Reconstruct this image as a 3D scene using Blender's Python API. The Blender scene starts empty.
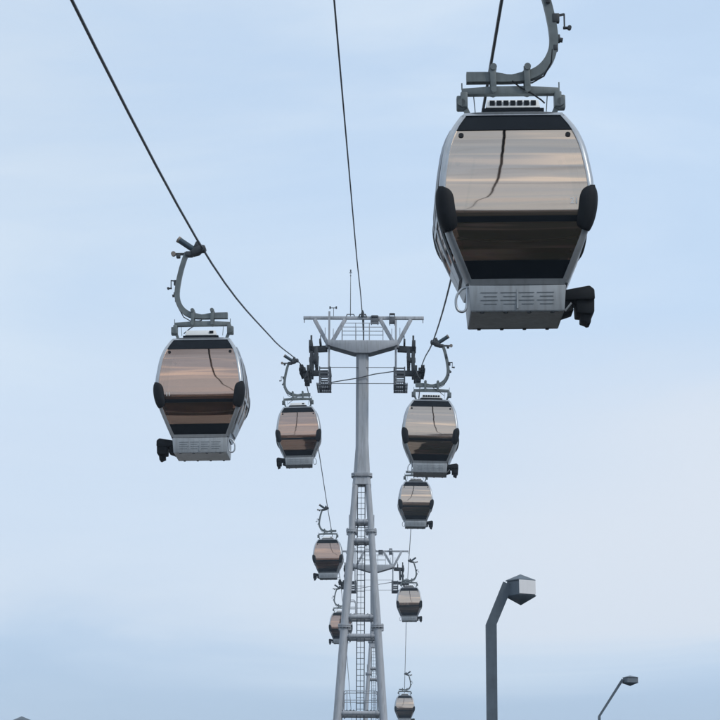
import bpy, bmesh, math, random
from mathutils import Vector, Matrix
random.seed(7)
R = math.radians
scene = bpy.context.scene
COL = scene.collection

# ------------------------------------------------------------------ materials
def mat(name, color, rough=0.5, metal=0.0, var=0.12, scale=3.0, dirt=0.0, spec=0.5, bump=0.0):
    m = bpy.data.materials.new(name); m.use_nodes = True
    nt = m.node_tree; N = nt.nodes; L = nt.links
    b = N['Principled BSDF']
    b.inputs['Metallic'].default_value = metal
    b.inputs['Specular IOR Level'].default_value = spec
    tc = N.new('ShaderNodeTexCoord')
    n1 = N.new('ShaderNodeTexNoise'); n1.inputs['Scale'].default_value = scale
    n1.inputs['Detail'].default_value = 6; n1.inputs['Roughness'].default_value = 0.65
    L.new(tc.outputs['Object'], n1.inputs['Vector'])
    ramp = N.new('ShaderNodeValToRGB')
    lo = [c * (1 - var) for c in color]; hi = [min(1, c * (1 + var)) for c in color]
    ramp.color_ramp.elements[0].position = 0.3; ramp.color_ramp.elements[0].color = (*lo, 1)
    ramp.color_ramp.elements[1].position = 0.7; ramp.color_ramp.elements[1].color = (*hi, 1)
    L.new(n1.outputs['Fac'], ramp.inputs['Fac'])
    out = ramp.outputs['Color']
    if dirt > 0:      # rain streaks: noise stretched along z
        mp = N.new('ShaderNodeMapping'); mp.inputs['Scale'].default_value = (9, 9, 0.7)
        L.new(tc.outputs['Object'], mp.inputs['Vector'])
        n2 = N.new('ShaderNodeTexNoise'); n2.inputs['Scale'].default_value = 1.6
        n2.inputs['Detail'].default_value = 4
        L.new(mp.outputs['Vector'], n2.inputs['Vector'])
        r2 = N.new('ShaderNodeValToRGB')
        r2.color_ramp.elements[0].position = 0.48; r2.color_ramp.elements[0].color = (0, 0, 0, 1)
        r2.color_ramp.elements[1].position = 0.75; r2.color_ramp.elements[1].color = (dirt, dirt, dirt, 1)
        L.new(n2.outputs['Fac'], r2.inputs['Fac'])
        mx = N.new('ShaderNodeMix'); mx.data_type = 'RGBA'
        L.new(r2.outputs['Color'], mx.inputs['Factor'])
        L.new(out, mx.inputs['A'])
        mx.inputs['B'].default_value = (color[0] * 0.45, color[1] * 0.42, color[2] * 0.38, 1)
        out = mx.outputs['Result']
    L.new(out, b.inputs['Base Color'])
    mr = N.new('ShaderNodeMapRange'); mr.inputs['To Min'].default_value = max(0, rough - 0.08)
    mr.inputs['To Max'].default_value = min(1, rough + 0.1)
    L.new(n1.outputs['Fac'], mr.inputs['Value']); L.new(mr.outputs['Result'], b.inputs['Roughness'])
    if bump > 0:
        bp = N.new('ShaderNodeBump'); bp.inputs['Strength'].default_value = bump
        bp.inputs['Distance'].default_value = 0.01
        L.new(n1.outputs['Fac'], bp.inputs['Height']); L.new(bp.outputs['Normal'], b.inputs['Normal'])
    return m

def glass_mat(name, refl, trans, fac, wave=0.35):
    """bronze mirror-coated acrylic: part mirror, part tinted see-through, faint sag ripples"""
    m = bpy.data.materials.new(name); m.use_nodes = True
    nt = m.node_tree; N = nt.nodes; L = nt.links
    N.remove(N['Principled BSDF']); out = N['Material Output']
    tc = N.new('ShaderNodeTexCoord')
    mp = N.new('ShaderNodeMapping'); mp.inputs['Scale'].default_value = (0.25, 0.25, 4.0)
    L.new(tc.outputs['Object'], mp.inputs['Vector'])
    n = N.new('ShaderNodeTexNoise'); n.inputs['Scale'].default_value = 1.5
    n.inputs['Detail'].default_value = 0.6; n.inputs['Roughness'].default_value = 0.35
    L.new(mp.outputs['Vector'], n.inputs['Vector'])
    bp = N.new('ShaderNodeBump'); bp.inputs['Strength'].default_value = wave
    bp.inputs['Distance'].default_value = 0.03
    L.new(n.outputs['Fac'], bp.inputs['Height'])
    g = N.new('ShaderNodeBsdfGlossy'); g.inputs['Color'].default_value = (*refl, 1)
    g.inputs['Roughness'].default_value = 0.03
    L.new(bp.outputs['Normal'], g.inputs['Normal'])
    t = N.new('ShaderNodeBsdfTransparent'); t.inputs['Color'].default_value = (*trans, 1)
    lw = N.new('ShaderNodeLayerWeight'); lw.inputs['Blend'].default_value = 0.25
    mr = N.new('ShaderNodeMapRange'); mr.inputs['To Min'].default_value = fac
    mr.inputs['To Max'].default_value = 0.95
    L.new(lw.outputs['Fresnel'], mr.inputs['Value'])
    mx = N.new('ShaderNodeMixShader')
    L.new(mr.outputs['Result'], mx.inputs['Fac'])
    L.new(t.outputs['BSDF'], mx.inputs[1]); L.new(g.outputs['BSDF'], mx.inputs[2])
    L.new(mx.outputs['Shader'], out.inputs['Surface'])
    return m

M = dict(
    silver=mat('silver_paint', (0.44, 0.47, 0.50), 0.34, 0.55, 0.06, 2.0, 0.25),
    box=mat('grey_underfloor_steel', (0.34, 0.37, 0.395), 0.5, 0.0, 0.10, 2.5, 0.45),
    louvre=mat('louvre_shadow_gap', (0.13, 0.15, 0.165), 0.6),
    bounce_paint=mat('bounce_painted_underside', (0.66, 0.70, 0.74), 0.45, 0.0, 0.14, 3.0, 0.3),  # paler than the box: bounced light from below put into the colour
    brown=mat('tan_brown_upholstery', (0.27, 0.12, 0.06), 0.7, 0, 0.2, 4.0),
    boxdark=mat('slot_dark', (0.07, 0.08, 0.09), 0.6),
    green=mat('green_grey_steel', (0.14, 0.165, 0.17), 0.5, 0.15, 0.18, 6.0, 0.3),
    iron=mat('dark_machinery', (0.045, 0.05, 0.055), 0.5, 0.3, 0.25, 5.0),
    rubber=mat('black_rubber', (0.010, 0.012, 0.015), 0.65, 0, 0.4, 5.0, spec=0.2, bump=0.3),
    band=mat('black_gloss_band', (0.006, 0.009, 0.013), 0.35, 0, 0.1, 2.0, spec=0.12),
    white=mat('white_housing', (0.74, 0.75, 0.74), 0.45, 0, 0.04, 2.0, 0.15),
    tan=mat('tan_cap', (0.22, 0.19, 0.165), 0.5),
    petrol=mat('petrol_blue_spring', (0.03, 0.055, 0.075), 0.4, 0.2),
    seat=mat('brown_seat', (0.10, 0.055, 0.035), 0.6, 0, 0.2, 4.0),
    seatback=mat('dark_seat_shell', (0.035, 0.03, 0.03), 0.5, 0, 0.2, 4.0),
    pylon=mat('pylon_grey_paint', (0.40, 0.425, 0.46), 0.5, 0.0, 0.11, 0.8, 0.5),
    grating=mat('dark_grating', (0.10, 0.11, 0.125), 0.6, 0.3, 0.2, 4.0),
    rope=mat('steel_rope', (0.05, 0.056, 0.062), 0.45, 0.5, 0.2, 8.0),
    lamp=mat('lamp_post_paint', (0.095, 0.125, 0.155), 0.5, 0.0, 0.18, 4.0, 0.3),
    sunlit_paint=mat('sunlit_face_paint', (0.76, 0.77, 0.79), 0.45, 0, 0.04, 3.0, 0.12),  # sunlight on the lamp head painted in as a pale colour
    decal=mat('white_lettering', (0.75, 0.74, 0.72), 0.6, 0, 0.03),
    endglass=glass_mat('bronze_mirror_glass', (0.92, 0.75, 0.61), (0.34, 0.26, 0.21), 0.63, 0.26),
    endglass_clear=glass_mat('bronze_tinted_glass', (0.92, 0.66, 0.53), (0.66, 0.48, 0.40), 0.50, 0.22),
    sideglass=glass_mat('smoked_side_glass', (0.50, 0.45, 0.42), (0.50, 0.42, 0.37), 0.4, 0.2),
)

# ------------------------------------------------------------------ mesh helpers
def bm_new(): return bmesh.new()

def box(bm, c, s, rot=None, bev=0.0):
    t = bmesh.new()
    bmesh.ops.create_cube(t, size=1.0)
    for v in t.verts: v.co = Vector((v.co.x * s[0], v.co.y * s[1], v.co.z * s[2]))
    if bev > 0:
        bmesh.ops.bevel(t, geom=list(t.edges), offset=min(bev, min(s) * 0.45), segments=2, affect='EDGES', profile=0.5)
    if rot is not None: bmesh.ops.transform(t, matrix=rot.to_4x4(), verts=t.verts)
    bmesh.ops.translate(t, vec=Vector(c), verts=t.verts)
    merge(bm, t)

def merge(bm, t):
    me = bpy.data.meshes.new('tmp'); t.to_mesh(me); t.free()
    bm.from_mesh(me); bpy.data.meshes.remove(me)

def bar(bm, a, b, w, h=None, bev=0.0, up=Vector((0, 0, 1))):
    """rectangular bar from a to b; w across, h along 'up'"""
    a, b = Vector(a), Vector(b); d = b - a
    h = w if h is None else h
    z = d.normalized()
    if abs(z.dot(up)) > 0.98: up = Vector((0, 1, 0))
    x = up.cross(z).normalized(); y = z.cross(x)
    rot = Matrix((x, y, z)).transposed()
    box(bm, (a + b) / 2, (w, h, d.length), rot, bev)

def tube(bm, pts, r, sides=10, caps=True):
    pts = [Vector(p) for p in pts]
    rs = r if isinstance(r, (list, tuple)) else [r] * len(pts)
    rings = []; prev = None
    for i, p in enumerate(pts):
        if i == 0: t = pts[1] - p
        elif i == len(pts) - 1: t = p - pts[i - 1]
        else: t = (pts[i + 1] - p).normalized() + (p - pts[i - 1]).normalized()
        t.normalize()
        if prev is None:
            ref = Vector((0, 0, 1)) if abs(t.z) < 0.9 else Vector((0, 1, 0))
            u = t.cross(ref).normalized()
        else:
            u = prev - t * prev.dot(t); u.normalize()
        prev = u; w = t.cross(u)
        rings.append([bm.verts.new(p + (u * math.cos(k * 2 * math.pi / sides) + w * math.sin(k * 2 * math.pi / sides)) * rs[i]) for k in range(sides)])
    for i in range(len(rings) - 1):
        for k in range(sides):
            bm.faces.new((rings[i][k], rings[i][(k + 1) % sides], rings[i + 1][(k + 1) % sides], rings[i + 1][k]))
    if caps:
        bm.faces.new(rings[0][::-1]); bm.faces.new(rings[-1])

def sweep(bm, secs, closed=True, caps=True):
    """loft through a list of sections (lists of points)"""
    rings = [[bm.verts.new(Vector(p)) for p in s] for s in secs]
    n = len(rings[0]); m = n if closed else n - 1
    for i in range(len(rings) - 1):
        for k in range(m):
            bm.faces.new((rings[i][k], rings[i][(k + 1) % n], rings[i + 1][(k + 1) % n], rings[i + 1][k]))
    if caps and closed:
        bm.faces.new(rings[0][::-1]); bm.faces.new(rings[-1])

def prism(bm, poly, y0, y1, bev=0.0):
    """x-z polygon extruded along y"""
    t = bmesh.new()
    a = [t.verts.new((p[0], y0, p[1])) for p in poly]; b = [t.verts.new((p[0], y1, p[1])) for p in poly]
    t.faces.new(a); t.faces.new(b[::-1]); n = len(poly)
    for k in range(n): t.faces.new((a[k], b[k], b[(k + 1) % n], a[(k + 1) % n]))
    bmesh.ops.recalc_face_normals(t, faces=t.faces)
    if bev > 0: bmesh.ops.bevel(t, geom=list(t.edges), offset=bev, segments=2, affect='EDGES', profile=0.5)
    merge(bm, t)

def grid(bm, f, nu, nv):
    V = [[bm.verts.new(Vector(f(i / nu, j / nv))) for i in range(nu + 1)] for j in range(nv + 1)]
    for j in range(nv):
        for i in range(nu):
            bm.faces.new((V[j][i], V[j][i + 1], V[j + 1][i + 1], V[j + 1][i]))

def obj(name, bm, m, parent=None, angle=35, recalc=True):
    if recalc: bmesh.ops.recalc_face_normals(bm, faces=bm.faces)
    me = bpy.data.meshes.new(name); bm.to_mesh(me); bm.free()
    me.materials.append(m)
    me.shade_smooth(); me.set_sharp_from_angle(angle=R(angle))
    o = bpy.data.objects.new(name, me); COL.objects.link(o)
    if parent: o.parent = parent
    return o

def thing(name, label, cat, loc=(0, 0, 0), rotz=0.0, group=None):
    o = bpy.data.objects.new(name, None); COL.objects.link(o)
    o.empty_display_size = 0.5
    o.location = loc; o.rotation_euler = (0, 0, rotz)
    tag(o, label, cat, group); return o

def tag(o, label, cat, group=None):
    o['label'] = label; o['category'] = cat
    if group: o['group'] = group
    return o

def copy_tree(o, parent=None):
    c = o.copy(); COL.objects.link(c)
    if parent: c.parent = parent
    for ch in list(o.children): copy_tree(ch, c)
    return c

def spline(xs, ys, x):
    """Catmull-Rom style cubic through points, linear outside"""
    n = len(xs)
    d = []
    for i in range(n):
        if i == 0: d.append((ys[1] - ys[0]) / (xs[1] - xs[0]))
        elif i == n - 1: d.append((ys[-1] - ys[-2]) / (xs[-1] - xs[-2]))
        else:
            a = (ys[i] - ys[i - 1]) / (xs[i] - xs[i - 1]); b = (ys[i + 1] - ys[i]) / (xs[i + 1] - xs[i])
            ha = xs[i] - xs[i - 1]; hb = xs[i + 1] - xs[i]
            d.append((a * hb + b * ha) / (ha + hb))
    if x <= xs[0]: return ys[0] + d[0] * (x - xs[0])
    if x >= xs[-1]: return ys[-1] + d[-1] * (x - xs[-1])
    for i in range(n - 1):
        if x <= xs[i + 1]:
            h = xs[i + 1] - xs[i]; t = (x - xs[i]) / h
            return ((2 * t**3 - 3 * t**2 + 1) * ys[i] + (t**3 - 2 * t**2 + t) * h * d[i]
                    + (-2 * t**3 + 3 * t**2) * ys[i + 1] + (t**3 - t**2) * h * d[i + 1])

# ------------------------------------------------------------------ the line: two haul-rope tracks (x, z as functions of distance y)
SLOPE = 0.0112
def rope_x(side, y):
    return 1.715 + SLOPE * y if side > 0 else spline([0, 37, 62, 130, 187, 233], [-4.92, -4.33, -3.885, -2.98, -2.36, -1.82], y)
RY = [-30, 0, 37, 62, 98, 123, 130, 137, 160, 187, 220, 233, 240, 280, 340]
RZ = [11.6, 12.3, 14.3, 16.44, 21.34, 25.48, 26.52, 26.92, 27.24, 26.93, 26.87, 26.85, 26.48, 21.5, 13.0]
def rope_z(y, side=1):
    z = spline(RY, RZ, y)
    return z if side > 0 else z + 0.13 * math.exp(-((y - 92) / 18.0) ** 2)

# ------------------------------------------------------------------ gondola cabin (origin = rope axis at the grip)
Z0 = -4.80                                   # cabin floor below the rope
HT = 2.42                                    # cabin body height
WZ = [0, 0.35, 0.68, 0.98, 1.2, 1.34, 1.6, 1.98, 2.2, 2.42]
WX = [0.69, 0.84, 0.97, 1.046, 1.058, 1.05, 1.016, 0.94, 0.855, 0.725]
LY = [0.70, 0.85, 0.95, 1.012, 1.018, 1.008, 0.955, 0.825, 0.71, 0.56]
def wx(z): return spline(WZ, WX, z)
def ly(z): return spline(WZ, LY, z)
def end_y(x, z):                             # y of the end skin (distance from middle), gently bowed
    u = x / wx(z); return ly(z) - 0.045 - 0.012 * u * u

def make_cabin():
    root = thing('gondola_cabin', 'cabin', 'gondola', group='gondola cabins hanging on the ropes')
    zs = [i * HT / 26 for i in range(27)]
    for s in (-1, 1):
        # bronze end glass
        b = bm_new()
        def f(u, v):
            z = 0.03 + v * 2.13; x = (2 * u - 1) * (wx(z) - 0.075)
            return (x, s * end_y(x, z), Z0 + z)
        grid(b, f, 14, 40)
        obj('end_window', b, M['endglass' if s < 0 else 'endglass_clear'], root, 80)
        # black band over the glass
        b = bm_new()
        for (za, zb) in ((2.15, 2.40), (0.785, 0.865), (0.045, 0.285)):
            if b is None: b = bm_new()
            secs = []
            for i in range(9):
                x = -1 + i / 4.0
                sec = []
                zm = (za + zb) / 2
                for (z, d) in ((za, 0.010), (zm, 0.010), (zb, 0.010), (zb, -0.02), (zm, -0.02), (za, -0.02)):
                    xx = x * (wx(z) - 0.07)
                    sec.append((xx, s * (end_y(xx, z) + d), Z0 + z))
                secs.append(sec)
            sweep(b, secs)
            obj('window_band', b, M['band'], root); b = None
        # rivets on the glass
        for sx in (-1, 1):
            b = bm_new()
            z = 2.06; x = sx * 0.735
            tube(b, [(x, s * (end_y(x, z) - 0.01), Z0 + z), (x, s * (end_y(x, z) + 0.014), Z0 + z + 0.008)], 0.036, 16)
            obj('window_fixing', b, M['rubber'], root)
        # silver corner frames + top and bottom rail, one end frame
        b = bm_new()
        for sx in (-1, 1):
            secs = []
            for z in zs:
                W = wx(z); l = ly(z)
                p = [(W - 0.085, l - 0.030), (W - 0.055, l - 0.028), (W - 0.018, l - 0.055), (W + 0.004, l - 0.10),
                     (W + 0.006, l - 0.20), (W - 0.03, l - 0.205), (W - 0.055, l - 0.10), (W - 0.09, l - 0.065)]
                secs.append([(sx * px, s * py, Z0 + z) for px, py in p])
            sweep(b, secs)
        for (z0, z1, pr, ins) in ((-0.03, 0.045, 0.025, 0.0), (2.40, 2.445, 0.028, 0.0)):
            secs = []
            for i in range(13):
                u = -1 + i / 6.0
                sec = []
                for (z, d) in ((z0, pr), (z1, pr), (z1, -0.06), (z0, -0.06)):
                    x = u * (wx(z) - 0.03)
                    sec.append((x, s * (end_y(x, z) + d), Z0 + z))
                secs.append(sec)
            sweep(b, secs)
        obj('end_frame', b, M['silver'], root, 40)
        # rubber bumper pads wrapped round the corners at the widest height
        for sx in (-1, 1):
            b = bm_new(); secs = []
            n = 18
            for i in range(n + 1):
                t = -1 + 2 * i / n
                z = 0.97 + 0.305 * t
                t = math.sin(t * math.pi / 2); z = 0.97 + 0.305 * t
                k = max(0.10, (max(0.0, 1 - abs(t) ** 4.0)) ** 0.5)
                W = wx(z); l = ly(z)
                path = [(W - 0.185 * k - 0.02, l - 0.02), (W - 0.15 * k - 0.01, l + 0.035 * k), (W - 0.06, l + 0.045 * k), (W + 0.01, l + 0.0 * k),
                        (W + 0.05 * k, l - 0.08), (W + 0.045 * k, l - 0.10 - 0.13 * k), (W - 0.04, l - 0.10 - 0.13 * k), (W - 0.08, l - 0.12)]
                secs.append([(sx * px, s * py, Z0 + z) for px, py in path])
            sweep(b, secs)
            obj('bumper', b, M['rubber'], root, 60)
        # bench across this end: cushion, back shell
        b = bm_new()
        box(b, (0, s * 0.55, Z0 + 0.42), (1.45, 0.44, 0.09), None, 0.03)
        be = obj('bench', b, M['seat'], root)
        b = bm_new()
        def g(u, v):
            z = 0.40 + v * 0.55; x = (2 * u - 1) * (wx(z) - 0.17)
            return (x, s * (end_y(x, z) - 0.14), Z0 + z)
        grid(b, g, 6, 6)
        obj('backrest', b, M['seatback' if s < 0 else 'brown'], be)
        b = bm_new()
        for (zr, sag) in ((0.80, 0.03), (0.60, -0.05)):
            if b is None: b = bm_new()
            tube(b, [((k / 6 - 1) * (wx(zr) - 0.13), s * (end_y(0, zr) - 0.085), Z0 + zr + sag * (1 - (k / 6 - 1) ** 2)) for k in range(13)], 0.014, 8)
            obj('back_rail', b, M['white'], be, 60); b = None
        b = bm_new(); box(b, (0, s * 0.42, Z0 + 0.2), (1.2, 0.06, 0.36)); obj('bench_base', b, M['seatback'], be)
        # bent tube guard loop at the entrance side
        b = bm_new()
        y = s * 0.60
        P = [(-0.42, y, -0.045), (-0.70, y, -0.05), (-0.79, y, -0.11), (-0.835, y, -0.2), (-0.835, y, -0.31),
             (-0.80, y, -0.375), (-0.74, y, -0.385), (-0.70, y, -0.34), (-0.685, y, -0.2), (-0.685, y, -0.06)]
        tt = list(range(len(P)))
        tube(b, [(spline(tt, [p[0] for p in P], q / 4), y, Z0 + spline(tt, [p[2] for p in P], q / 4)) for q in range(4 * len(P) - 3)], 0.018, 8)
        obj('guard_loop', b, M['silver'], root, 60)['end'] = s
    # --- sides
    yf = lambda z: ly(z) - 0.205
    for sx in (-1, 1):
        b = bm_new()   # pillars and sills
        pill = (-1.0, -0.33, 0.33, 1.0) if sx > 0 else (-1.0, 1.0)
        for k in pill:
            secs = []
            for z in zs:
                c = k * (yf(z) - 0.03)
                secs.append([(sx * (wx(z) + 0.004), c - 0.03, Z0 + z), (sx * (wx(z) + 0.004), c + 0.03, Z0 + z),
                             (sx * (wx(z) - 0.04), c + 0.03, Z0 + z), (sx * (wx(z) - 0.04), c - 0.03, Z0 + z)])
            sweep(b, secs)
        for (z0, z1) in ((-0.03, 0.30), (2.26, 2.44)):
            def h(u, v):
                z = z0 + v * (z1 - z0)
                return (sx * (wx(z) + 0.009), (2 * u - 1) * (yf(z) + 0.01), Z0 + z)
            grid(b, h, 2, 4)
        obj('side_frame', b, M['silver'], root)
        if sx > 0:
            b = bm_new()
            def h(u, v):
                z = 0.302 + v * 1.956
                return (wx(z) - 0.012, (2 * u - 1) * (yf(z) - 0.03), Z0 + z)
            grid(b, h, 6, 22)
            obj('side_window', b, M['sideglass'], root, 80)
        else:
            for sd in (-1, 1):           # two sliding door leaves, hung proud of the skin
                b = bm_new()
                def edge(k0, k1):
                    secs = []
                    for i in range(16):
                        z = 0.10 + i * 2.15 / 15
                        X = -(wx(z) + 0.045)
                        secs.append([(X, k0(z), Z0 + z), (X, k1(z), Z0 + z), (X + 0.03, k1(z), Z0 + z), (X + 0.03, k0(z), Z0 + z)])
                    sweep(b, secs)
                far = lambda z: sd * (yf(z) - 0.13)
                edge(lambda z: sd * 0.012, lambda z: sd * 0.07)
                edge(lambda z: far(z) - sd * 0.06, far)
                for (z0, z1) in ((0.10, 0.34), (0.90, 0.96), (2.17, 2.25)):
                    secs = []
                    for i in range(5):
                        u = i / 4
                        sec = []
                        for (z, d) in ((z0, 0.046), (z1, 0.046), (z1, 0.016), (z0, 0.016)):
                            a = sd * 0.06; e = far(z) - sd * 0.05
                            sec.append((-(wx(z) + d), a + (e - a) * u, Z0 + z))
                        secs.append(sec)
                    sweep(b, secs)
                dr = obj('door', b, M['silver'], root)
                b = bm_new()
                def h(u, v):
                    z = 0.30 + v * 1.89
                    a = sd * 0.05; e = far(z) - sd * 0.05
                    return (-(wx(z) + 0.03), a + (e - a) * u, Z0 + z)
                grid(b, h, 4, 20)
                obj('door_window', b, M['sideglass'], dr, 80)
    # --- roof
    b = bm_new()
    def ring(z, k):
        W = wx(HT) * k + 0.012; l = ly(HT) * k
        pts = []
        for i in range(32):
            a = 2 * math.pi * i / 32; c, s_ = math.cos(a), math.sin(a)
            e = 0.35
            pts.append((math.copysign(abs(c) ** e, c) * W, math.copysign(abs(s_) ** e, s_) * l, Z0 + z))
        return pts
    sweep(b, [ring(2.39, 0.96), ring(2.446, 0.99), ring(2.465, 0.90), ring(2.47, 0.3)])
    obj('roof', b, M['silver'], root)
    # --- floor and under-floor box
    b = bm_new()
    box(b, (0, 0, Z0 - 0.005), (1.24, 1.30, 0.05)); obj('floor', b, M['boxdark'], root)
    b = bm_new()
    t = bmesh.new()
    v = [(-0.665, -0.66, -0.032), (0.665, -0.66, -0.032), (0.665, 0.66, -0.032), (-0.665, 0.66, -0.032),
         (-0.64, -0.63, -0.385), (0.64, -0.63, -0.385), (0.64, 0.63, -0.385), (-0.64, 0.63, -0.385)]
    vs = [t.verts.new((p[0], p[1], Z0 + p[2])) for p in v]
    for q in ((0, 1, 2, 3), (7, 6, 5, 4), (0, 4, 5, 1), (1, 5, 6, 2), (2, 6, 7, 3), (3, 7, 4, 0)): t.faces.new([vs[k] for k in q])
    bmesh.ops.recalc_face_normals(t, faces=t.faces)
    bmesh.ops.bevel(t, geom=list(t.edges), offset=0.012, segments=2, affect='EDGES', profile=0.5)
    merge(b, t)
    fb = obj('underfloor_box', b, M['box'], root)
    b = bm_new(); box(b, (0, 0, Z0 - 0.387), (1.255, 1.235, 0.005)); obj('underside_bounce_sheet', b, M['bounce_paint'], fb)  # sheet added in a lighter colour to lift the shaded underside
    for s in (-1, 1):                         # pressed louvre slots in each end face, bolts under the box
        b = bm_new()
        for r_ in range(4):
            z = -0.135 - r_ * 0.052
            y = s * (0.66 - 0.03 * (-z - 0.032) / 0.353 + 0.002)
            box(b, (0, y - s * 0.006, Z0 + z), (1.0, 0.006, 0.010))
            for (x0, x1) in ((-0.50, -0.27), (-0.23, -0.02), (0.02, 0.23), (0.27, 0.50)):
                dx = 0.05 if r_ % 2 else 0.0
                box(b, ((x0 + x1) / 2 + dx * 0.3, y, Z0 + z), ((x1 - x0) - dx, 0.008, 0.010))
        obj('louvre_slots', b, M['louvre'], fb)
        b = bm_new()
        box(b, (0, s * 0.585, Z0 - 0.3875), (1.12, 0.035, 0.006))
        for x in (-0.48, -0.16, 0.16, 0.48):
            tube(b, [(x, s * 0.575, Z0 - 0.384), (x, s * 0.575, Z0 - 0.408)], 0.026, 8)
            bar(b, (x - 0.03, s * 0.55, Z0 - 0.39), (x + 0.03, s * 0.55, Z0 - 0.39), 0.02, 0.02)
        obj('bolt_strip', b, M['boxdark'], fb)
    for s in (-1, 1):
        b = bm_new(); box(b, (0, s * 0.652, Z0 - 0.22), (0.022, 0.012, 0.27)); obj('centre_rib', b, M['box'], fb)
    # --- door drive / guide arm low on the outer side
    b = bm_new()
    prism(b, [(0.60, -0.04), (1.02, 0.035), (1.085, -0.02), (1.09, -0.16), (0.60, -0.17)], -0.30, 0.30, 0.02)
    prism(b, [(0.83, -0.15), (1.085, -0.15), (1.08, -0.33), (1.05, -0.36), (0.84, -0.34)], -0.25, 0.25, 0.015)
    prism(b, [(0.90, -0.33), (1.05, -0.33), (1.03, -0.475), (0.985, -0.485), (0.975, -0.47), (0.895, -0.44)], -0.2, 0.12, 0.012)
    prism(b, [(0.60, -0.16), (0.76, -0.16), (0.80, -0.30), (0.62, -0.36)], -0.22, 0.22, 0.015)
    ga = obj('guide_arm', b, M['rubber'], root)
    b = bm_new()
    tube(b, [(0.67, -0.32, Z0 - 0.33 - 0), (0.76, -0.33, Z0 - 0.22)], 0.014, 6)
    obj('link_rod', b, M['silver'], ga)
    for v_ in ga.data.vertices: v_.co.z += Z0
    ZA = Z0 + 0.305                            # everything above the roof is set out from here
    # --- roof unit: grille faces -y, plain panel with a small dark square faces +y
    b = bm_new()
    t = bmesh.new()
    v = [(-0.38, -0.52, 2.215), (0.38, -0.52, 2.215), (0.38, 0.52, 2.215), (-0.38, 0.52, 2.215),
         (-0.355, -0.47, 2.345), (0.355, -0.47, 2.345), (0.355, 0.47, 2.345), (-0.355, 0.47, 2.345)]
    vs = [t.verts.new((p[0], p[1], ZA + p[2])) for p in v]
    for q in ((3, 2, 1, 0), (4, 5, 6, 7), (0, 1, 5, 4), (1, 2, 6, 5), (2, 3, 7, 6), (3, 0, 4, 7)): t.faces.new([vs[k] for k in q])
    bmesh.ops.recalc_face_normals(t, faces=t.faces)
    bmesh.ops.bevel(t, geom=list(t.edges), offset=0.012, segments=2, affect='EDGES', profile=0.5)
    merge(b, t)
    ru = obj('roof_unit', b, M['white'], root)
    b = bm_new()
    for k in range(7):
        box(b, (-0.285 + k * 0.095, -0.506, ZA + 2.285), (0.070, 0.02, 0.07), Matrix.Rotation(R(-13), 3, 'X'))
    obj('grille_cells', b, M['band'], ru)
    b = bm_new(); box(b, (-0.26, 0.506, ZA + 2.29), (0.10, 0.02, 0.06), Matrix.Rotation(R(13), 3, 'X')); obj('socket', b, M['band'], ru)
    b = bm_new(); box(b, (0, 0, Z0 + 2.49), (0.86, 1.02, 0.05)); obj('unit_base', b, M['band'], ru)
    # --- suspension frame on the roof
    b = bm_new()
    prism(b, [(-0.69, ZA + 2.545), (0.69, ZA + 2.545), (0.69, ZA + 2.635), (0.22, ZA + 2.665), (-0.22, ZA + 2.665), (-0.69, ZA + 2.635)], -0.07, 0.07, 0.012)
    for sx in (-1, 1):
        box(b, (sx * 0.66, 0, ZA + 2.46), (0.10, 0.24, 0.22), None, 0.015)
        box(b, (sx * 0.70, 0, ZA + 2.43), (0.13, 0.16, 0.20), None, 0.02)
        tube(b, [(sx * 0.70, -0.12, ZA + 2.42), (sx * 0.70, 0.12, ZA + 2.42)], 0.055, 12)
        bar(b, (sx * 0.56, 0, ZA + 2.16), (sx * 0.66, 0, ZA + 2.40), 0.07)
        tube(b, [(sx * 0.685, 0, ZA + 2.63), (sx * 0.685, 0, ZA + 2.73)], 0.009, 6)
        tube(b, [(sx * 0.52, 0.05, ZA + 2.56), (sx * 0.50, 0.05, ZA + 2.30)], 0.007, 6)
    obj('suspension_frame', b, M['green'], root)
    for x in (-0.24, 0.24):
        b = bm_new()
        for s in (-1, 1):
            bar(b, (x, s * 0.115, ZA + 2.56), (x - 0.015, s * 0.115, ZA + 2.94), 0.025, 0.085, 0.008, Vector((1, 0, 0)))
        for (z, r_) in ((2.60, 0.042), (2.93, 0.048)):
            tube(b, [(x, -0.145, ZA + z), (x, 0.145, ZA + z)], r_, 12)
        obj('hanger_link', b, M['green'], root)
    # --- hanger arm: box section sweeping round the outer side up to the grip
    xs_ = [(-0.62, 2.80), (-0.35, 2.80), (-0.05, 2.795), (0.20, 2.81), (0.37, 2.87), (0.50, 2.98), (0.585, 3.13), (0.625, 3.31), (0.615, 3.52), (0.575, 3.76), (0.52, 4.0), (0.455, 4.22), (0.39, 4.40)]
    # smooth resample
    tt = list(range(len(xs_)))
    path = []
    for i in range(4 * (len(xs_) - 1) + 1):
        q = i / 4
        path.append((spline(tt, [p[0] for p in xs_], q), spline(tt, [p[1] for p in xs_], q)))
    b = bm_new(); secs = []
    for i, (x, z) in enumerate(path):
        a = path[max(0, i - 1)]; c = path[min(len(path) - 1, i + 1)]
        tx, tz = c[0] - a[0], c[1] - a[1]; l = math.hypot(tx, tz); nx, nz = -tz / l, tx / l
        h = 0.072 - 0.018 * i / len(path); w = 0.08 - 0.015 * i / len(path)
        dip = 0.035 * math.exp(-((x) / 0.13) ** 2) if i < 16 else 0.0
        sec = [(x - nx * h, -w, z - nz * h), (x + nx * (h - dip), -w, z + nz * (h - dip)), (x + nx * (h - dip), w, z + nz * (h - dip)), (x - nx * h, w, z - nz * h)]
        secs.append([(p[0], p[1], ZA + p[2]) for p in sec])
    sweep(b, secs)
    arm = obj('hanger_arm', b, M['green'], root, 30)
    b = bm_new()     # brackets and sensor knobs on the arm
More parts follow.
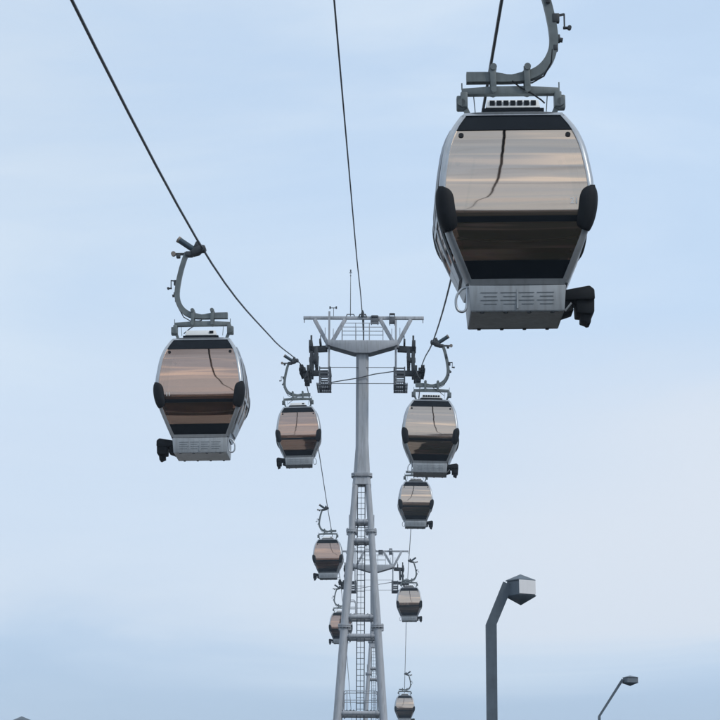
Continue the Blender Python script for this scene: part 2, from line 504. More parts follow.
    box(b, (0.66, -0.03, ZA + 3.66), (0.10, 0.10, 0.13), None, 0.01)
    bar(b, (0.68, -0.03, ZA + 3.70), (0.78, -0.03, ZA + 3.72), 0.03)
    bar(b, (0.78, -0.03, ZA + 3.50), (0.78, -0.03, ZA + 3.73), 0.022)
    tube(b, [(0.76, -0.03, ZA + 3.52), (0.85, -0.03, ZA + 3.52)], 0.022, 8)
    tube(b, [(0.85, -0.07, ZA + 3.52), (0.85, 0.01, ZA + 3.52)], 0.03, 8)
    obj('arm_bracket', b, M['iron'], arm); b = bm_new()
    box(b, (0.685, -0.03, ZA + 3.36), (0.06, 0.06, 0.12), None, 0.01)
    tube(b, [(0.70, -0.05, ZA + 3.34), (0.75, -0.05, ZA + 3.33)], 0.035, 10)
    box(b, (0.645, -0.03, ZA + 3.22), (0.07, 0.09, 0.09), None, 0.01)
    obj('arm_bracket', b, M['iron'], arm); b = bm_new()
    box(b, (0.55, -0.09, ZA + 3.95), (0.06, 0.04, 0.16), None, 0.01)
    obj('arm_bracket', b, M['iron'], arm)
    b = bm_new()
    tube(b, [(0.60, -0.06, ZA + 3.24), (0.58, -0.07, ZA + 3.0), (0.47, -0.08, ZA + 2.80), (0.30, -0.085, ZA + 2.70), (0.10, -0.09, ZA + 2.70), (0.03, -0.09, ZA + 2.72)], 0.012, 6)
    tube(b, [(0.02, -0.09, ZA + 2.73), (0.12, -0.1, ZA + 2.64), (0.30, -0.11, ZA + 2.53), (0.42, -0.12, ZA + 2.44), (0.47, -0.12, ZA + 2.39)], 0.012, 6)
    obj('control_cable', b, M['rubber'], arm, 60)
    # --- detachable grip on the rope
    b = bm_new()
    box(b, (0.33, 0, -0.13), (0.19, 0.22, 0.13), None, 0.03)
    prism(b, [(-0.06, -0.075), (-0.09, 0.0), (-0.06, 0.07), (0.03, 0.085), (0.20, 0.02), (0.28, -0.06), (0.24, -0.17), (0.08, -0.13), (0.03, -0.075)], -0.14, 0.14, 0.012)
    box(b, (0.14, 0, 0.10), (0.11, 0.16, 0.16), Matrix.Rotation(R(-25), 3, 'Y'), 0.02)
    bar(b, (0.30, 0, -0.12), (0.70, 0, -0.12), 0.06, 0.06, 0.01)
    box(b, (0.60, 0, -0.17), (0.10, 0.14, 0.10), None, 0.02)
    gp = obj('grip', b, M['iron'], root)
    b = bm_new(); tube(b, [(0.22, 0, -0.01), (0.57, 0, 0.235)], 0.075, 14); obj('grip_spring', b, M['petrol'], gp)
    b = bm_new()
    tube(b, [(0.565, 0, 0.233), (0.61, 0, 0.264)], 0.082, 14)
    obj('spring_cap', b, M['tan'], gp)
    b = bm_new(); tube(b, [(0.72, -0.05, -0.11), (0.72, 0.05, -0.11)], 0.06, 14)
    obj('grip_roller', b, M['tan'], gp)
    return root

def number_plate(root, text, s):
    """white fleet number low on the outer side of the end glass; s = which end"""
    cu = bpy.data.curves.new('number', 'FONT'); cu.body = text; cu.size = 0.115; cu.extrude = 0.0015; cu.offset = 0.004
    cu.align_x = 'RIGHT' if s < 0 else 'LEFT'
    ob = bpy.data.objects.new('number_tmp', cu); COL.objects.link(ob)
    dg = bpy.context.evaluated_depsgraph_get()
    me = bpy.data.meshes.new_from_object(ob.evaluated_get(dg))
    bpy.data.objects.remove(ob); bpy.data.curves.remove(cu)
    me.materials.clear(); me.materials.append(M['decal'])
    o = bpy.data.objects.new('fleet_number', me); COL.objects.link(o); o.parent = root
    z = 1.03 if s < 0 else 0.95; x = 0.84 if s < 0 else 0.80
    o.location = (x, s * (end_y(x * 0.93, z) + 0.008), Z0 + z)
    zm = z + 0.04; tilt = math.atan((ly(zm + 0.03) - ly(zm - 0.03)) / 0.06)
    o.rotation_euler = (R(90) + tilt, 0, 0) if s < 0 else (R(90) + tilt, 0, R(180))
    return o

cab0 = make_cabin()
#  side, distance, roll (deg), label
cabins = [
    (1, 35.0, -0.5, 'nearest and largest gondola, bronze glass with white number 21, below the right rope'),
    (1, 98.0, 1.5, 'second largest gondola on the right rope, hanging just right of the near pylon head'),
    (1, 160.0, 0.5, 'gondola directly below the second largest right-hand gondola, its hanger hidden by that gondola'),
    (1, 220.0, -0.4, 'gondola hanging at the right arm of the far pylon, its floor over a thin rope'),
    (1, 280.0, 0.6, 'farthest and lowest gondola, cut by the bottom edge right of the pylon legs'),
    (-1, 62.0, -0.6, 'large pinkish bronze gondola with number 11 hanging alone at far left'),
    (-1, 123.0, -1.5, 'gondola on the left rope hanging just left of the near pylon head'),
    (-1, 187.0, -0.6, 'small gondola on the left rope beside the upper part of the pylon legs'),
    (-1, 239.0, 0.5, 'tiny gondola half hidden behind the left leg of the near pylon'),
]
copies = [cab0] + [copy_tree(cab0) for _ in cabins[1:]]
for i, (side, y, roll, label) in enumerate(cabins):
    o = copies[i]
    o.location = (rope_x(side, y), y, rope_z(y))
    yaw = -math.atan(SLOPE) + R((0.3, -1.2, 1.4, -0.8, 0.6, -0.9, 1.3, -1.5, 0.7)[i])
    pitch = R((0.2, -0.5, 0.6, -0.4, 0.3, 0.4, -0.6, 0.5, -0.3)[i])
    o.rotation_euler = (pitch, R(roll) * side, yaw if side > 0 else yaw + math.pi)
    o['label'] = label
    for c in [c for c in o.children if c.name.startswith('guard_loop')]:
        if (c['end'] > 0) == (side > 0): bpy.data.objects.remove(c)
    cabins[i] = (o, side)
number_plate(cabins[0][0], '21', -1)
number_plate(cabins[5][0], '11', 1)

# ------------------------------------------------------------------ haul ropes and the communication cable
def rope(name, fx, fz, ys, r, label, cat, group=None):
    b = bm_new()
    tube(b, [(fx(y), y, fz(y)) for y in ys], r, 10)
    o = obj(name, b, M['rope'], None, 60)
    return tag(o, label, cat, group)
ys = list(range(-30, 120, 5)) + [120 + k for k in range(0, 26)] + list(range(148, 226, 4)) + [226 + k for k in range(0, 20)] + list(range(248, 336, 6))
rope('haul_rope', lambda y: rope_x(1, y), rope_z, ys, 0.027, 'steel haul rope carrying the right-hand row of gondolas', 'rope', 'haul ropes')
rope('haul_rope', lambda y: rope_x(-1, y), lambda y: rope_z(y, -1), ys, 0.027, 'steel haul rope carrying the left-hand row of gondolas', 'rope', 'haul ropes')
cy = [-30, 0, 40, 63, 84, 107, 130, 156, 181, 207, 233, 275, 340]
cz = [18.8, 19.7, 21.6, 23.25, 25.0, 26.95, 29.15, 28.2, 27.9, 28.2, 29.15, 22.5, 14.0]
rope('overhead_cable', lambda y: -1.40 + 0.0117 * y, lambda y: spline(cy, cz, y), [y * 4 for y in range(-7, 84)], 0.026,
     'single thin cable rising from the middle of the pylon crossbar', 'cable')

# ------------------------------------------------------------------ lattice-free tubular pylon (origin on the ground under its middle)
def leg_off(z): return 0.32 + 0.0695 * (20.4 - z)
JOINTS = [18.0, 13.16, 8.35, 3.55]
def make_pylon():
    root = thing('ropeway_pylon', 'near', 'pylon', group='ropeway pylons')
    # upper column: chamfered square shaft, widening to the flange
    def octo(w, z, c=0.22):
        k = w / 2; q = k * (1 - 2 * c)
        return [(k, -q, z), (k, q, z), (q, k, z), (-q, k, z), (-k, q, z), (-k, -q, z), (-q, -k, z), (q, -k, z)]
    b = bm_new()
    sweep(b, [octo(0.64, 27.15), octo(0.645, 22.35), octo(0.84, 20.88)])
    obj('column', b, M['pylon'], root, 20)
    b = bm_new()
    for z in (20.92, 20.835): sweep(b, [octo(1.06, z - 0.035, 0.18), octo(1.06, z + 0.035, 0.18)])
    for k in range(20):
        a = 2 * math.pi * k / 20
        tube(b, [(0.48 * math.cos(a), 0.48 * math.sin(a), 20.74), (0.48 * math.cos(a), 0.48 * math.sin(a), 21.0)], 0.022, 6)
    obj('column_flange', b, M['pylon'], root)
    b = bm_new()      # crotch block from which the four legs part
    sweep(b, [octo(0.86, 20.80, 0.15), octo(0.95, 20.38, 0.15)])
    for sx in (-1, 1):
        prism(b, [(sx * 0.21, 20.39), (sx * 0.47, 20.39), (sx * 0.475, 20.2), (sx * 0.24, 20.2)], -0.44, 0.44)
    obj('crotch_block', b, M['pylon'], root)
    for sx in (-1, 1):
        for sy in (-1, 1):
            b = bm_new()
            zz = [20.35, 18.0, 13.16, 8.35, 3.55, 0.0]
            tube(b, [(sx * leg_off(z), sy * leg_off(z), z) for z in zz], [0.145, 0.165, 0.198, 0.205, 0.21, 0.21], 16)
            lg = obj('leg', b, M['pylon'], root, 40)
            b = bm_new()
            for z in JOINTS:
                r_ = 0.20 + 0.035 * (z < 17)
                for dz in (-0.04, 0.04):
                    tube(b, [(sx * leg_off(z), sy * leg_off(z), z + dz - 0.032), (sx * leg_off(z), sy * leg_off(z), z + dz + 0.032)], r_ + 0.085, 16)
                for k in range(10):
                    a = 2 * math.pi * k / 10; x = sx * leg_off(z) + (r_ + 0.05) * math.cos(a); y = sy * leg_off(z) + (r_ + 0.05) * math.sin(a)
                    tube(b, [(x, y, z - 0.12), (x, y, z + 0.12)], 0.02, 6)
            obj('leg_flange', b, M['pylon'], lg, 40)
    # horizontal beams above and below each joint, on all four sides
    for z in JOINTS:
        for dz, tall in ((0.47, 0.26), (-0.50, 0.26)):
            zz = z + dz; o_ = leg_off(zz)
            for s in (-1, 1):
                for ax in (0, 1):
                    b = bm_new()
                    p = (-o_, s * o_, zz) if ax == 0 else (s * o_, -o_, zz)
                    q = (o_, s * o_, zz) if ax == 0 else (s * o_, o_, zz)
                    tube(b, [p, q], 0.115, 14)
                    d = (Vector(q) - Vector(p)).normalized()
                    for e in (-1, 1):     # end gussets
                        c = (Vector(p) + Vector(q)) / 2 + d * e * (o_ - 0.30)
                        tube(b, [c - d * 0.03, c + d * 0.03], 0.17, 14)
                    obj('cross_beam', b, M['pylon'], root, 40)
    # grating decks and hoop railings at the joints
    for z in JOINTS[:3]:
        b = bm_new(); zz = z + 0.62; o_ = leg_off(zz)
        n = max(4, int(o_ * 2 / 0.18))
        for k in range(n + 1):
            x = -o_ + 0.1 + (2 * o_ - 0.2) * k / n
            if abs(x) < 0.24: continue
            bar(b, (x, -o_, zz), (x, o_, zz), 0.05, 0.04)
        for y in (-o_, 0.0, o_): bar(b, (-o_ + 0.05, y, zz - 0.05), (-0.24, y, zz - 0.05), 0.06, 0.06); bar(b, (0.24, y, zz - 0.05), (o_ - 0.05, y, zz - 0.05), 0.06, 0.06)
        dk = obj('work_deck', b, M['grating'], root)
        b = bm_new()
        if z < 10:
            w = o_ - 0.28
            for y in (-o_ + 0.22, o_ - 0.22):
                tube(b, [(-w, y, zz), (-w, y, zz + 0.88), (-w + 0.08, y, zz + 0.96), (w - 0.08, y, zz + 0.96), (w, y, zz + 0.88), (w, y, zz)], 0.022, 8)
                tube(b, [(-w, y, zz + 0.5), (w, y, zz + 0.5)], 0.02, 8)
            for s in (-1, 1):
                for h in (0.5, 0.93): tube(b, [(s * w, -o_ + 0.22, zz + h), (s * w, o_ - 0.22, zz + h)], 0.02, 8)
                tube(b, [(s * (w - 0.16), -o_ + 0.22, zz), (s * (w - 0.16), -o_ + 0.22, zz + 0.95)], 0.02, 8)
        elif z < 15:
            for y in (-0.45, 0.45):
                tube(b, [(-0.62, y, zz), (-0.62, y, zz + 0.62), (-0.54, y, zz + 0.72), (-0.36, y, zz + 0.72), (-0.28, y, zz + 0.62), (-0.28, y, zz)], 0.022, 8)
                tube(b, [(-0.62, y, zz + 0.36), (-0.28, y, zz + 0.36)], 0.02, 8)
        else:
            for sx in (-1, 1): tube(b, [(sx * (o_ + 0.18), 0, zz - 0.7), (sx * (o_ + 0.18), 0, zz + 0.25)], 0.022, 8)
            tube(b, [(-o_ - 0.18, 0, zz - 0.4), (o_ + 0.18, 0, zz - 0.4)], 0.02, 8)
        obj('deck_railing', b, M['pylon'], dk, 60)
    # ladders (front one full height, rear one)
    for (x, y) in ((-0.02, -0.10),):
        b = bm_new()
        for s in (-1, 1): tube(b, [(x + s * 0.19, y, 0.2), (x + s * 0.19, y, 20.4)], 0.024, 6)
        z = 0.4
        while z < 20.3:
            tube(b, [(x - 0.19, y, z), (x + 0.19, y, z)], 0.015, 6); z += 0.28
        tube(b, [(x, y - 0.03, 0.2), (x, y - 0.03, 20.4)], 0.012, 6)
        obj('ladder', b, M['grating'], root, 60)
    # yoke: tapered wing beam across the column head
    b = bm_new()
    prism(b, [(-1.80, 27.80), (1.80, 27.80), (1.80, 27.55), (0.40, 27.14), (-0.40, 27.14), (-1.80, 27.55)], -0.55, 0.55, 0.02)
    yk = obj('yoke_beam', b, M['pylon'], root)
    b = bm_new()
    for y in (-0.5, 0.5):
        for x in (-1.05, -0.35, 0.35, 1.05): tube(b, [(x, y, 27.8), (x, y, 28.72)], 0.02, 6)
        for h in (28.28, 28.7): tube(b, [(-1.05, y, h), (1.05, y, h)], 0.02, 6)
    for x in (-1.05, 1.05):
        for h in (28.28, 28.7): tube(b, [(x, -0.5, h), (x, 0.5, h)], 0.02, 6)
    obj('yoke_railing', b, M['pylon'], yk, 60)
    # gantry over the ropes: crossbar on two V struts
    b = bm_new()
    bar(b, (-3.05, 0, 29.07), (3.15, 0, 29.07), 0.16, 0.16, 0.015)
    for x in (-3.0, 3.1):
        bar(b, (x, 0, 29.0), (x, 0, 28.82), 0.05); 
    cb = obj('gantry_crossbar', b, M['pylon'], root)
    for s in (-1, 1):
        b = bm_new()
        bar(b, (s * 2.48, 0, 29.0), (s * 1.80, 0, 27.72), 0.19, 0.19, 0.015, Vector((0, 1, 0)))
        bar(b, (s * 0.90, 0, 29.0), (s * 1.62, 0, 27.72), 0.19, 0.19, 0.015, Vector((0, 1, 0)))
        box(b, (s * 1.71, 0, 27.68), (0.36, 0.5, 0.42), None, 0.02)
        obj('gantry_strut', b, M['pylon'], root)
        b = bm_new()
        bar(b, (s * 1.71, -0.32, 29.35 if s < 0 else 28.9), (s * 1.71, -0.32, 25.35), 0.10, 0.10)
        tube(b, [(s * 1.92, -0.3, 27.8), (s * 1.92, -0.3, 28.5)], 0.018, 6)
        tube(b, [(s * 1.50, -0.3, 27.8), (s * 1.50, -0.3, 28.45)], 0.018, 6)
        obj('hanging_post', b, M['pylon'], root)
        # sheave assembly
        b = bm_new()
        bar(b, (s * 1.8, 0, 27.45), (s * 2.75, 0, 27.40), 0.34, 0.30, 0.02)       # outrigger
        bar(b, (s * 2.15, -1.1, 27.66), (s * 2.15, 1.1, 27.66), 0.10, 0.22, 0.02)
        bar(b, (s * 2.62, -1.5, 27.45), (s * 2.62, 1.5, 27.45), 0.18, 0.34, 0.02)
        for y in (-1.2, -0.4, 0.4, 1.2):
            bar(b, (s * 2.35, y, 27.3), (s * 2.38, y, 26.55), 0.16, 0.16, 0.01)
            bar(b, (s * 2.58, y + 0.1, 27.1), (s * 2.62, y + 0.1, 26.1), 0.15, 0.15, 0.01)
        bar(b, (s * 1.75, 0, 26.18), (s * 2.9, 0, 26.16), 0.34, 0.26, 0.02)        # lower outrigger
        bar(b, (s * 2.72, -1.9, 26.12), (s * 2.72, 1.9, 26.12), 0.14, 0.26, 0.02)
        for y in (-1.24, 0.0, 1.24):
            bar(b, (s * 2.92, y - 0.5, 26.05), (s * 2.92, y + 0.5, 26.05), 0.12, 0.22, 0.02)
            box(b, (s * 2.86, y, 25.85), (0.26, 0.34, 0.22), None, 0.03)
        box(b, (s * 2.55, -0.6, 26.75), (0.34, 0.30, 0.24), None, 0.03)
        tube(b, [(s * 2.60, -1.0, 27.55), (s * 2.60, -1.0, 27.95)], 0.05, 8)
        tube(b, [(s * 2.13, -1.0, 27.6), (s * 2.13, -1.0, 27.95)], 0.025, 8)
        tube(b, [(s * 2.72, -1.9, 26.0), (s * 2.80, -1.95, 25.75), (s * 2.90, -1.9, 25.55)], 0.03, 8)
        sa = obj('sheave_assembly', b, M['iron'], root)
        for k in range(6):
            y = -1.55 + k * 0.62
            zr = rope_z(130 + y) - 0.0135
            b = bm_new()
            zc = zr - 0.24; X = s * 3.08
            prof = [(-0.085, 0.16), (-0.085, 0.25), (-0.035, 0.25), (0.0, 0.225), (0.035, 0.25), (0.085, 0.25), (0.085, 0.16), (0.05, 0.08), (-0.05, 0.08)]
            secs = []
            for q in range(25):
                a = 2 * math.pi * q / 24
                secs.append([(X + p[0], y + p[1] * math.cos(a), zc + p[1] * math.sin(a)) for p in prof])
            sweep(b, secs, True, False)
            tube(b, [(X - 0.12, y, zc), (X + 0.12, y, zc)], 0.085, 12)
            obj('sheave_wheel', b, M['rubber'], sa)
        # catwalk beside the sheaves
        b = bm_new()
        for k in range(8):
            x = s * (1.64 + k * 0.092); bar(b, (x, -1.3, 25.42), (x, 1.3, 25.42), 0.045, 0.05)
        for k in range(7):
            y = -1.3 + k * 0.4; bar(b, (s * 1.6, y, 25.37), (s * 2.32, y, 25.37), 0.05, 0.05)
        cw = obj('catwalk', b, M['grating'], root)
        b = bm_new()
        for y in (-1.26, 1.26):
            for x in (1.66, 2.16): bar(b, (s * x, y, 25.4), (s * x, y, 26.28), 0.06)
            for h in (25.6, 25.78, 25.96, 26.2): bar(b, (s * 1.66, y, h), (s * 2.16, y, h), 0.05, 0.075)
        for y in (-0.6, 0, 0.6): bar(b, (s * 1.62, y, 25.4), (s * 1.62, y, 26.28), 0.05)
        for h in (25.85, 26.25): bar(b, (s * 1.62, -1.3, h), (s * 1.62, 1.3, h), 0.045)
        obj('catwalk_railing', b, M['grating'], cw)
    b = bm_new()      # tie wires and brace between the two sheave sides
    tube(b, [(-1.7, -0.3, 26.42), (1.7, -0.3, 26.42)], 0.016, 6)
    obj('tie_cable', b, M['grating'], root, 60); b = bm_new()
    tube(b, [(-1.7, -1.2, 25.42), (1.7, -1.2, 25.42)], 0.018, 6)
    obj('tie_cable', b, M['grating'], root, 60); b = bm_new()
    tube(b, [(-1.7, -0.42, 25.6), (-0.2, -0.42, 25.85), (0.6, -0.42, 26.05), (1.75, -0.42, 26.22)], 0.028, 6)
    obj('brace_rod', b, M['grating'], root, 60)
    for (x, w, z0, z1) in ((0.62, 0.42, 28.68, 29.18), (1.52, 0.32, 28.66, 29.30)):
        b = bm_new()
        box(b, (x, -0.16, (z0 + z1) / 2 - 0.06), (w, 0.26, (z1 - z0) * 0.55), None, 0.02)
        box(b, (x, -0.14, z1 - 0.05), (w * 0.75, 0.2, 0.09), None, 0.01)
        for sx in (-1, 1): bar(b, (x + sx * w * 0.4, -0.12, z0), (x + sx * w * 0.4, -0.12, z1), 0.04)
        obj('floodlight', b, M['grating'], root)
    b = bm_new()
    tube(b, [(0.0, -0.1, 29.12), (0.0, -0.1, 29.34), (0.0, -0.22, 29.42)], [0.11, 0.075, 0.03], 10)
    tube(b, [(-0.2, -0.1, 29.1), (-0.14, -0.1, 29.24), (0.14, -0.1, 29.24), (0.2, -0.1, 29.1)], 0.035, 8)
    tube(b, [(0.05, 0, 29.0), (0.05, 0, 27.8)], 0.035, 8)
    obj('cable_clamp', b, M['iron'], root, 50)
    b = bm_new()
    tube(b, [(-0.63, 0, 29.12), (-0.63, 0, 30.2), (-0.63, 0, 31.55)], [0.022, 0.018, 0.012], 6)
    tube(b, [(-0.63, 0, 31.5), (-0.63, 0, 31.62)], 0.035, 8); tube(b, [(-0.70, 0, 31.46), (-0.56, 0, 31.46)], 0.018, 6)
    tube(b, [(-0.63, 0, 31.28), (-0.63, 0, 31.33)], 0.03, 8)
    tube(b, [(-0.86, 0, 29.1), (-0.80, 0, 29.26), (-0.46, 0, 29.26), (-0.40, 0, 29.1)], 0.03, 6)
    obj('antenna', b, M['grating'], root, 50)
    b = bm_new()
    tube(b, [(-1.5, 0, 29.12), (-1.5, 0, 29.62)], 0.014, 6)
    tube(b, [(-1.68, 0, 29.6), (-1.36, 0, 29.6)], 0.02, 6)
    for x in (-1.68, -1.36): tube(b, [(x, 0, 29.55), (x, 0, 29.68)], 0.04, 8)
    obj('wind_gauge', b, M['iron'], root, 50)
    return root

py0 = make_pylon()
py0.location = (0.126, 130.0, 0.0); py0.rotation_euler = (0, R(0.30), -math.atan(SLOPE))
py0.location.x -= math.sin(R(0.30)) * 27
py0['label'] = 'tall near pale grey pylon with splayed tubular legs, ladder and wide sheave crosshead'
py1 = copy_tree(py0)
py1.location = (1.262, 233.0, 0.15); py1.rotation_euler = (0, 0, -math.atan(SLOPE))
py1['label'] = 'far smaller pylon seen behind and between the legs of the near one'

# ------------------------------------------------------------------ street lamps
def make_lamp(name, base, pole_w, kink, arm_end, head, hw, label, yaw, vs=1.3):
    """base/kink/arm_end/head are points relative to the base on the ground"""
    root = thing(name, label, 'street lamp', base, 0, 'street lamps')
    b = bm_new()
    k = Vector(kink); e = Vector(arm_end); w = pole_w / 2
    def sq(c, ax, ay): return [c + ax * w + ay * w, c - ax * w + ay * w, c - ax * w - ay * w, c + ax * w - ay * w]
    ax = Vector((1, 0, 0)); ay = Vector((0, 1, 0))
    sweep(b, [sq(Vector((k.x, k.y, 0)), ax, ay), sq(k, ax * 1.06, ay)])
    box(b, (k.x, k.y, 0.12), (pole_w * 2.2, pole_w * 2.2, 0.24), None, 0.02)
    obj('pole', b, M['lamp'], root, 20)
    b = bm_new()
    d = (e - k).normalized(); side = d.cross(ay).normalized()
    if side.x < 0: side = -side
    sweep(b, [sq(k, ax * 1.06, ay), sq(e, side * 1.02, ay)])
    obj('arm', b, M['lamp'], root, 20)
    h = Vector(head); rz = Matrix.Rotation(yaw, 3, 'Z')
    def ring(z, r): return [h + rz @ Vector((sx * r, sy * r, z * vs)) for sx, sy in ((1, 1), (-1, 1), (-1, -1), (1, -1))]
    b = bm_new()
    sweep(b, [ring(-hw * 0.55, hw * 0.97), ring(hw * 0.48, hw * 0.90)])
    hd = obj('lamp_head', b, M['lamp'], root, 20)
    b = bm_new()
    sweep(b, [ring(hw * 0.49, hw * 1.0), ring(hw * 0.56, hw * 1.0), ring(hw * 0.98, 0.004)])
    obj('cap', b, M['lamp'], hd, 20)
    b = bm_new()
    sweep(b, [ring(-hw * 1.25, 0.004), ring(-hw * 0.66, hw * 0.98), ring(-hw * 0.56, hw * 1.06)])
    obj('hood', b, M['lamp'], hd, 20)
    b = bm_new()          # thin plate in pale colour, standing in for sunlight on this face
    n = rz @ Vector((1, 0, 0)); t = rz @ Vector((0, 1, 0))
    c = h + n * (hw * 1.02)
    bar(b, c - t * hw * 0.98 + Vector((0, 0, 0)), c + t * hw * 0.98, hw * 0.06, hw * 1.0 * vs, 0.006)
    obj('sunlit_face', b, M['sunlit_paint'], hd, 20)
    b = bm_new()          # bracket between arm and head
    bar(b, e - d * 0.10, h + (e - h) * 0.2 - d * 0.03, pole_w * 0.8, pole_w * 1.0)
    obj('bracket', b, M['iron'], hd)
    return root

CAM = Vector((0, 0, 1.6)); PITCH = 11.0; FPX = 2580.0
make_lamp('street_lamp', (2.03, 40.0, 0), 0.158, (0, 0, 5.20), (0.265, 0, 5.83), (0.46, -0.05, 5.765), 0.165,
          'tall dark street lamp with bent arm and pale-painted sunlit face, right of the pylon', R(-55))
make_lamp('street_lamp', (10.12, 110.0, 0), 0.105, (0, 0, 7.63), (1.02, 0, 9.18), (1.33, -0.05, 9.15), 0.25,
          'small distant dark street lamp with slanting arm at the lower right edge', R(20), 0.8)
make_lamp('street_lamp', (-8.25, 60.0, 0), 0.158, (0, 0, 4.09), (0.27, 0, 4.66), (0.452, -0.05, 4.675), 0.165,
          'street lamp of which only the cap tip shows at the lower left edge', R(-55))

# ------------------------------------------------------------------ ground and haze
b = bm_new()
NR, NA = 10, 96
rr = [0, 30, 70, 140, 260, 450, 800, 1300, 2000, 2600, 3000]
c0 = b.verts.new((0, 0, 0)); prev = None
for r_ in rr[1:]:
    ring = [b.verts.new((r_ * math.cos(2 * math.pi * k / NA), r_ * math.sin(2 * math.pi * k / NA), 0)) for k in range(NA)]
    for k in range(NA):
        if prev is None: b.faces.new((c0, ring[k], ring[(k + 1) % NA]))
        else: b.faces.new((prev[k], ring[k], ring[(k + 1) % NA], prev[(k + 1) % NA]))
    prev = ring
gm = bpy.data.materials.new('grass_and_paving'); gm.use_nodes = True
nt = gm.node_tree; N = nt.nodes; L = nt.links; bs = N['Principled BSDF']; bs.inputs['Roughness'].default_value = 0.95; bs.inputs['Specular IOR Level'].default_value = 0.08
tc = N.new('ShaderNodeTexCoord')
n1 = N.new('ShaderNodeTexNoise'); n1.inputs['Scale'].default_value = 0.09; n1.inputs['Detail'].default_value = 5
n2 = N.new('ShaderNodeTexNoise'); n2.inputs['Scale'].default_value = 1.2; n2.inputs['Detail'].default_value = 8
L.new(tc.outputs['Object'], n1.inputs['Vector']); L.new(tc.outputs['Object'], n2.inputs['Vector'])
r1 = N.new('ShaderNodeValToRGB')
for e, (p, c) in zip([r1.color_ramp.elements[0], r1.color_ramp.elements[1]], ((0.50, (0.014, 0.016, 0.012, 1)), (0.62, (0.07, 0.058, 0.056, 1)))):
    e.position = p; e.color = c
L.new(n1.outputs['Fac'], r1.inputs['Fac'])
mx = N.new('ShaderNodeMix'); mx.data_type = 'RGBA'; mx.blend_type = 'MULTIPLY'; mx.inputs['Factor'].default_value = 0.7
L.new(r1.outputs['Color'], mx.inputs['A']); L.new(n2.outputs['Color'], mx.inputs['B'])
L.new(mx.outputs['Result'], bs.inputs['Base Color'])
g = obj('ground', b, gm, None); g['kind'] = 'structure'
b = bm_new()
def bounce_slab_pt(u, v): return (-1.0 - u * 95, 34.0 + v * 56.0, 0.004)  # unseen pale slab, added to bounce light up onto the cabin undersides
grid(b, bounce_slab_pt, 8, 4)
pv_ = obj('unseen_bounce_slab', b, mat('bounce_slab_pale', (0.22, 0.205, 0.19), 0.9, 0, 0.12, 0.3, spec=0.1), None); pv_['kind'] = 'structure'

HAZE = 0.00035
b = bm_new(); box(b, (0, 0, 19.5), (6400, 6400, 41))
hm = bpy.data.materials.new('thin_haze'); hm.use_nodes = True
nt = hm.node_tree; nt.nodes.remove(nt.nodes['Principled BSDF'])
pv = nt.nodes.new('ShaderNodeVolumePrincipled'); pv.inputs['Density'].default_value = HAZE
pv.inputs['Color'].default_value = (0.72, 0.85, 1.0, 1); pv.inputs['Anisotropy'].default_value = 0.2
nt.links.new(pv.outputs['Volume'], nt.nodes['Material Output'].inputs['Volume'])
hz = obj('haze', b, hm, None); hz['kind'] = 'stuff'

# ------------------------------------------------------------------ sky, sun
SUN_EL, SUN_AZ = 38.0, 125.0        # azimuth clockwise from +y: behind the camera, to the right
w = bpy.data.worlds.new('World'); scene.world = w; w.use_nodes = True
nt = w.node_tree; N = nt.nodes; L = nt.links
bg = N['Background']; bg.inputs['Strength'].default_value = 0.109
sky = N.new('ShaderNodeTexSky'); sky.sky_type = 'NISHITA'; sky.sun_disc = False
sky.sun_elevation = R(SUN_EL); sky.sun_rotation = R(SUN_AZ); sky.altitude = 0
sky.air_density = 1.2; sky.dust_density = 0.3; sky.ozone_density = 3.0
tc = N.new('ShaderNodeTexCoord'); G = tc.outputs['Generated']
sep = N.new('ShaderNodeSeparateXYZ'); L.new(G, sep.inputs['Vector']); EZ = sep.outputs['Z']; EX = sep.outputs['X']
def noise(scale, zs, detail, rough=0.5, dist=0.3, off=(0, 0, 0)):
    mp = N.new('ShaderNodeMapping'); mp.inputs['Scale'].default_value = (1, 1, zs); mp.inputs['Location'].default_value = off
    L.new(G, mp.inputs['Vector'])
    n = N.new('ShaderNodeTexNoise'); n.inputs['Scale'].default_value = scale; n.inputs['Detail'].default_value = detail
    n.inputs['Roughness'].default_value = rough; n.inputs['Distortion'].default_value = dist
    L.new(mp.outputs['Vector'], n.inputs['Vector']); return n.outputs['Fac']
def math_(op, a, b=None, c=None):
    m = N.new('ShaderNodeMath'); m.operation = op
    for k, v in enumerate((a, b, c)):
        if v is None: continue
        if isinstance(v, (int, float)): m.inputs[k].default_value = v
        else: L.new(v, m.inputs[k])
    return m.outputs['Value']
def step(v, a, b, lo=0.0, hi=1.0):
    m = N.new('ShaderNodeMapRange'); m.interpolation_type = 'SMOOTHSTEP'
    for k, x in (('From Min', a), ('From Max', b), ('To Min', lo), ('To Max', hi)): m.inputs[k].default_value = x
    L.new(v, m.inputs['Value']); return m.outputs['Result']
def mixc(f, a, b):
    m = N.new('ShaderNodeMix'); m.data_type = 'RGBA'
    for key, v in (('Factor', f), ('A', a), ('B', b)):
        if isinstance(v, (int, float)): m.inputs[key].default_value = v
        elif isinstance(v, tuple): m.inputs[key].default_value = (v[0] * 10, v[1] * 10, v[2] * 10, 1)   # world strength is 0.1
        else: L.new(v, m.inputs[key])
    return m.outputs['Result']
wisp = noise(3.0, 5.0, 6, 0.55, 0.6)
broad = noise(1.3, 2.5, 3, 0.5, 0.3, (3.1, 0.4, 1.7))
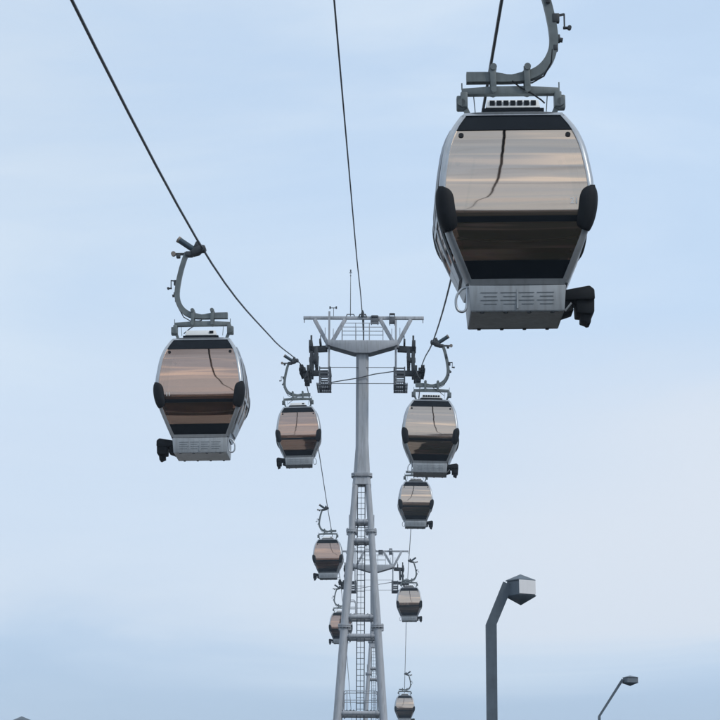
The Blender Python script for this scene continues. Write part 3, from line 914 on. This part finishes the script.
# thin high veil: clearer blue air low down, milky higher up
zw = math_('ADD', math_('MULTIPLY_ADD', EX, 0.06, EZ), math_('MULTIPLY_ADD', wisp, 0.07, -0.035))
veil = mixc(step(zw, 0.05, 0.13), (0.425, 0.565, 0.775), (0.565, 0.71, 0.90))
veil = mixc(step(math_('MULTIPLY_ADD', wisp, 0.5, math_('MULTIPLY_ADD', broad, 0.7, -0.1)), 0.40, 0.62), veil, (0.66, 0.765, 0.885))
col = mixc(step(wisp, 0.3, 0.7, 0.82, 0.93), sky.outputs['Color'], veil)
# a long pale stratus bank a few degrees above the horizon
zb = math_('ADD', EZ, math_('MULTIPLY_ADD', wisp, 0.11, -0.055))
bank = math_('MULTIPLY', step(zb, 0.080, 0.112), step(zb, 0.15, 0.215, 1.0, 0.0))
bank = math_('MULTIPLY', bank, step(math_('MULTIPLY_ADD', EX, 1.2, broad), 0.30, 0.60, 0.4, 0.98))
col = mixc(bank, col, (0.685, 0.75, 0.84))
# overhead the stratus is thicker and streakier, brighter and darker by turns
hi_n = noise(2.4, 3.0, 4, 0.5, 0.5, (0.7, 5.2, 2.2))
over = step(EZ, 0.33, 0.55)
dark = math_('MULTIPLY', over, step(hi_n, 0.50, 0.34, 0.0, 0.75))
lite = math_('MULTIPLY', over, step(hi_n, 0.50, 0.66, 0.0, 0.85))
col = mixc(dark, col, (0.31, 0.355, 0.42))
col = mixc(lite, col, (1.12, 1.12, 1.12))
L.new(col, bg.inputs['Color'])

sun = bpy.data.lights.new('sun', 'SUN'); sun.energy = 1.4; sun.angle = R(12); sun.color = (1.0, 0.95, 0.88)
so = bpy.data.objects.new('sun', sun); COL.objects.link(so)
az, el = R(SUN_AZ), R(SUN_EL)
dirv = Vector((math.sin(az) * math.cos(el), math.cos(az) * math.cos(el), math.sin(el)))
so.rotation_euler = (-dirv).to_track_quat('-Z', 'Y').to_euler(); so.location = (20, -20, 60)

# ------------------------------------------------------------------ camera
cam = bpy.data.cameras.new('camera'); cam.sensor_width = 36; cam.lens = FPX / 720 * 36
cam.clip_start = 0.1; cam.clip_end = 8000
co = bpy.data.objects.new('camera', cam); COL.objects.link(co)
co.location = CAM; co.rotation_euler = (R(90 + PITCH), 0, 0)
scene.camera = co

scene.render.engine = 'CYCLES'
scene.cycles.use_denoising = True
scene.cycles.max_bounces = 8; scene.cycles.transparent_max_bounces = 16
scene.view_settings.view_transform = 'Standard'; scene.view_settings.look = 'None'
scene.view_settings.exposure = 0; scene.view_settings.gamma = 1
scene.view_settings.use_curve_mapping = False
